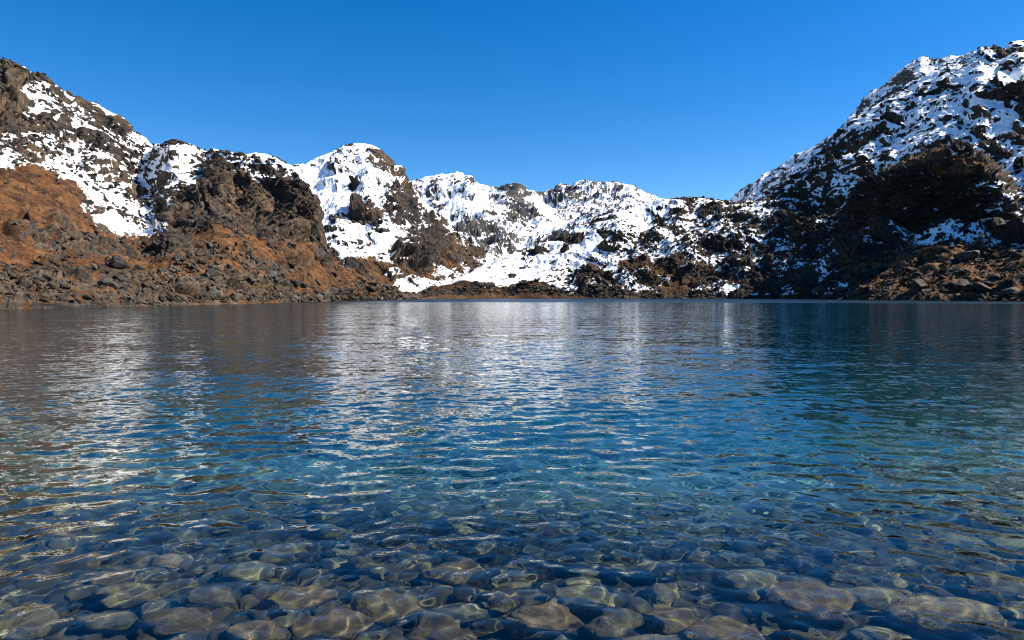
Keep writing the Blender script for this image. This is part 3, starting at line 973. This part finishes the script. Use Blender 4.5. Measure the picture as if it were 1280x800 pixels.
named = [
    (LA, 148, 338, 24, 'dark'), (LA, 155, 352, 22, 'grey'), (LA, 130, 371, 26, 'grey'), (LA, 78, 352, 16, 'grey'), (LA, 262, 354, 16, 'dark'), (LA, 82, 370, 14, 'dark'),
    (LA, 48, 325, 14, 'grey'), (LA, 100, 328, 18, 'brown'), (LA, 305, 366, 18, 'grey'), (LA, 455, 361, 20, 'dark'), (LA, 408, 366, 12, 'dark'), (LA, 330, 354, 16, 'grey'),
    (LD, 735, 341, 22, 'dark'), (LD, 706, 317, 16, 'dark'), (LD, 740, 345, 20, 'brown'), (LD, 672, 316, 14, 'dark'), (LD, 637, 350, 12, 'dark'), (LD, 880, 250, 14, 'dark'), (LD, 889, 252, 14, 'dark'),
    (LE, 1187, 340, 22, 'dark'), (LE, 1210, 332, 26, 'brown'), (LE, 1205, 364, 22, 'brown'), (LE, 1230, 368, 24, 'brown'), (LE, 1262, 367, 24, 'brown'), (LE, 1255, 300, 22, 'brown'), (LE, 1150, 368, 30, 'brown'), (LE, 1090, 345, 22, 'dark'),
]
for a in named:
    put_boulder(*a)
n_left, n_mid, n_right = 125, 65, 80
for i in range(n_left):
    px = random.uniform(-10, 420)
    fr = abs(random.gauss(0, 0.16)) if i % 5 > 1 else -0.004 + 0.012 * random.random()
    put_boulder(LA, px, A_sh(px) - 2 - fr * 240 * max(.25, 1 - max(0, px - 300) / 160), min(20, max(5, random.lognormvariate(2.05, 0.4))), random.choices(['grey', 'brown', 'dark'], [6, 3, 2])[0], tilt=0.45, rz=random.gauss(0, .5))
for i in range(n_mid):
    px = random.uniform(540, 940)
    lo = max(0, px - 640) * 0.33
    put_boulder(LD, px, 371 - abs(random.gauss(0, .4)) * min(100, lo + 6), min(14, max(4, random.lognormvariate(1.75, 0.4))), random.choices(['grey', 'brown', 'dark'], [2, 3, 5])[0])
for i in range(n_right):
    px = random.uniform(940, 1285)
    put_boulder(LE, px, 372 - abs(random.gauss(0, 0.45)) * 95, min(26, max(5, random.lognormvariate(2.1, 0.45))), random.choices(['grey', 'brown', 'dark'], [2, 5, 5])[0], flat=0.8)
print('boulders', len(boulders), '%.1fs' % (time.time() - T0))


# ---- loose rubble too fine to count: one object of scree per hillside
IV1, IF1 = ico(2)


def chip(i):
    g = np.random.default_rng(700 + i)
    r = np.full(len(IV1), 1.25)
    for _ in range(9):
        n = g.normal(size=3)
        n /= np.linalg.norm(n)
        c = IV1 @ n
        r = np.where(c > 0.08, np.minimum(r, g.uniform(0.55, 0.9) / np.maximum(c, 0.08)), r)
    v = IV1 * r[:, None] * np.array([1.25, g.uniform(0.6, 0.95), g.uniform(0.4, 0.75)])
    return v / np.abs(v[:, 0]).max()


CHIPS = np.stack([chip(i) for i in range(12)])


def mat_scree(name, a, b, c3):
    t = NT(name)
    P = t.n('ShaderNodeNewGeometry').outputs['Position']
    tone = t.attr('tone')
    col = t.mix(tone, a, b)
    col = t.mix(t.math('MULTIPLY', t.sstep(t.noise(2.5, 4, P, 0.7), 0.45, 0.65), 0.6), col, c3)
    t.principled(col, 0.9, 0.2, t.bump(t.noise(5, 3, P), 0.4, 0.1))
    return t.m


def scree(layer_, n, prob, px_med, mat, label, dip=0.0, seed=0):
    P, XX, YY, N2 = layer_
    g = np.random.default_rng(seed)
    rows, cols = XX.shape
    r = g.integers(9, rows - 26, n * 12)
    c = g.integers(0, cols, n * 12)
    x, y = XX[r, c], YY[r, c]
    p = P[r, c]
    patch = np.clip(0.5 + 2.2 * fbm(p / (0.06 * np.median(np.linalg.norm(p, axis=1))) + seed * 7, 3), 0.04, 1)
    ok = (g.random(n * 12) < prob(x, y) * patch) & (x > -25) & (x < 1305) & (p[:, 2] > -0.1)
    p = p[ok][:n]
    n = len(p)
    dist_ = np.linalg.norm(p - np.array([0, 0, CAMZ]), axis=1)
    size = np.clip(g.lognormal(math.log(px_med), 0.5, n), 1.2, px_med * 3.2) / F * dist_ * 0.5
    rz = g.normal(0, 0.7, n)
    ty = dip + g.normal(0, 0.3, n)
    tx = g.normal(0, 0.3, n)
    z0 = np.zeros(n)
    o1 = np.ones(n)
    Rz = np.stack([np.cos(rz), -np.sin(rz), z0, np.sin(rz), np.cos(rz), z0, z0, z0, o1], 1).reshape(n, 3, 3)
    Ry = np.stack([np.cos(ty), z0, np.sin(ty), z0, o1, z0, -np.sin(ty), z0, np.cos(ty)], 1).reshape(n, 3, 3)
    Rx = np.stack([o1, z0, z0, z0, np.cos(tx), -np.sin(tx), z0, np.sin(tx), np.cos(tx)], 1).reshape(n, 3, 3)
    M = (Ry @ Rx @ Rz) * size[:, None, None]
    V = np.einsum('nij,nvj->nvi', M, CHIPS[g.integers(0, 12, n)])
    V += (p + np.array([0, 0, 0.12]) * size[:, None])[:, None, :]
    k = V.shape[1]
    Fc = (IF1[None] + (np.arange(n) * k)[:, None, None]).reshape(-1, 3)
    tone = np.repeat(g.random(n) ** 1.4, k)
    me = mesh_np('scree', V.reshape(-1, 3), Fc, {'tone': tone})
    me.shade_flat()
    return link('scree', me, mat, label, 'scree', kind='stuff')


M_sc1 = mat_scree('grey_brown_scree', (0.0128, 0.0104, 0.0080), (0.1000, 0.0840, 0.0664), (0.0680, 0.0416, 0.0240))
M_sc2 = mat_scree('dark_scree', (0.0080, 0.0072, 0.0068), (0.0520, 0.0448, 0.0384), (0.0400, 0.0272, 0.0176))
scree(LA, 7500, lambda x, y: np.where(y > 285, np.clip(0.25 + (y - 300) / 70, .1, 1), 0.0) * np.clip(1.25 - x / 330, .12, 1) + 2.5 * (y > A_sh(x) - 4), 3.9, M_sc1, 'grey brown rubble covering the foot of the left mountainside', 0.45, 1)
scree(LA, 6500, lambda x, y: np.where(y < 300, 0.8, 0) * np.where((x < 120) & (y > 215), 0.1, 1), 3.1, M_sc2, 'dark rock fragments strewn through the snow high on the left mountainside', 0.45, 2)
scree(LB, 3500, lambda x, y: np.clip((x + (y - 250) * .5 - 400) / 140, .12, 1), 2.0, M_sc2, 'dark rubble on the flank of the rounded central peak', 0.4, 3)
scree(LD, 6000, lambda x, y: np.clip((x + (y - 310) * .5 - 690) / 130, 0.06, 1) + 2.5 * (y > 366), 2.5, M_sc2, 'dark rubble scattered over the snowy moraine hill', -0.2, 4)
scree(LD, 2500, lambda x, y: 1.0 * (y > 366), 3.0, M_sc1, 'grey brown rubble along the waterline below the moraine hill', -0.2, 14)
scree(LE, 9000, lambda x, y: np.clip(0.3 + (y - 200) / 150, 0.25, 1) + 2.5 * (y > E_sh(x) - 5), 2.9, M_sc2, 'dark rubble scattered over the right mountainside', -0.2, 5)
scree(LC, 2200, lambda x, y: 0.7 + 0 * x, 1.35, M_sc2, 'specks of dark rock on the distant snow mountain', 0.2, 6)
print('scree %.1fs' % (time.time() - T0))


# ------------------------------------------------------------------ labels
def size_word(v, table):
    for lim, wd in table:
        if v < lim:
            return wd
    return table[-1][1]


def zone_x(px):
    return ['far left', 'left', 'middle left', 'middle', 'middle right', 'right', 'far right'][int(min(6, max(0, px / 1280 * 7)))]


for o, k, s, x, y in stones:
    sz = size_word(s, [(0.2, 'small'), (0.3, 'medium'), (0.42, 'large'), (9, 'very large')])
    px = 640 + F * x / y
    dep = size_word(y, [(3.6, 'along the bottom edge'), (4.4, 'in the shallows near the edge'), (5.6, 'a little deeper'), (7.2, 'in deeper bluish water'), (99, 'faint in the deep blue water')])
    o['label'] = '%s rounded %s stone under water %s, %s' % (sz, k, dep, zone_x(px))
for o, k, px, py, wp, s in boulders:
    sz = size_word(wp, [(7, 'small'), (11, 'medium'), (18, 'large'), (999, 'huge')])
    if px < 500:
        hill, base = 'left mountainside', A_sh(px)
    elif px < 940:
        hill, base = 'moraine hill across the lake', D_sh(px)
    else:
        hill, base = 'right mountainside', E_sh(px)
    up = size_word(base - py, [(8, 'at the waterline'), (30, 'just above the shore'), (999, 'high up')])
    o['label'] = '%s angular %s boulder %s of %s, %s' % (sz, k, up, hill, zone_x(px))
    o['group'] = 'boulders on the ' + hill
print('done %.1fs' % (time.time() - T0))
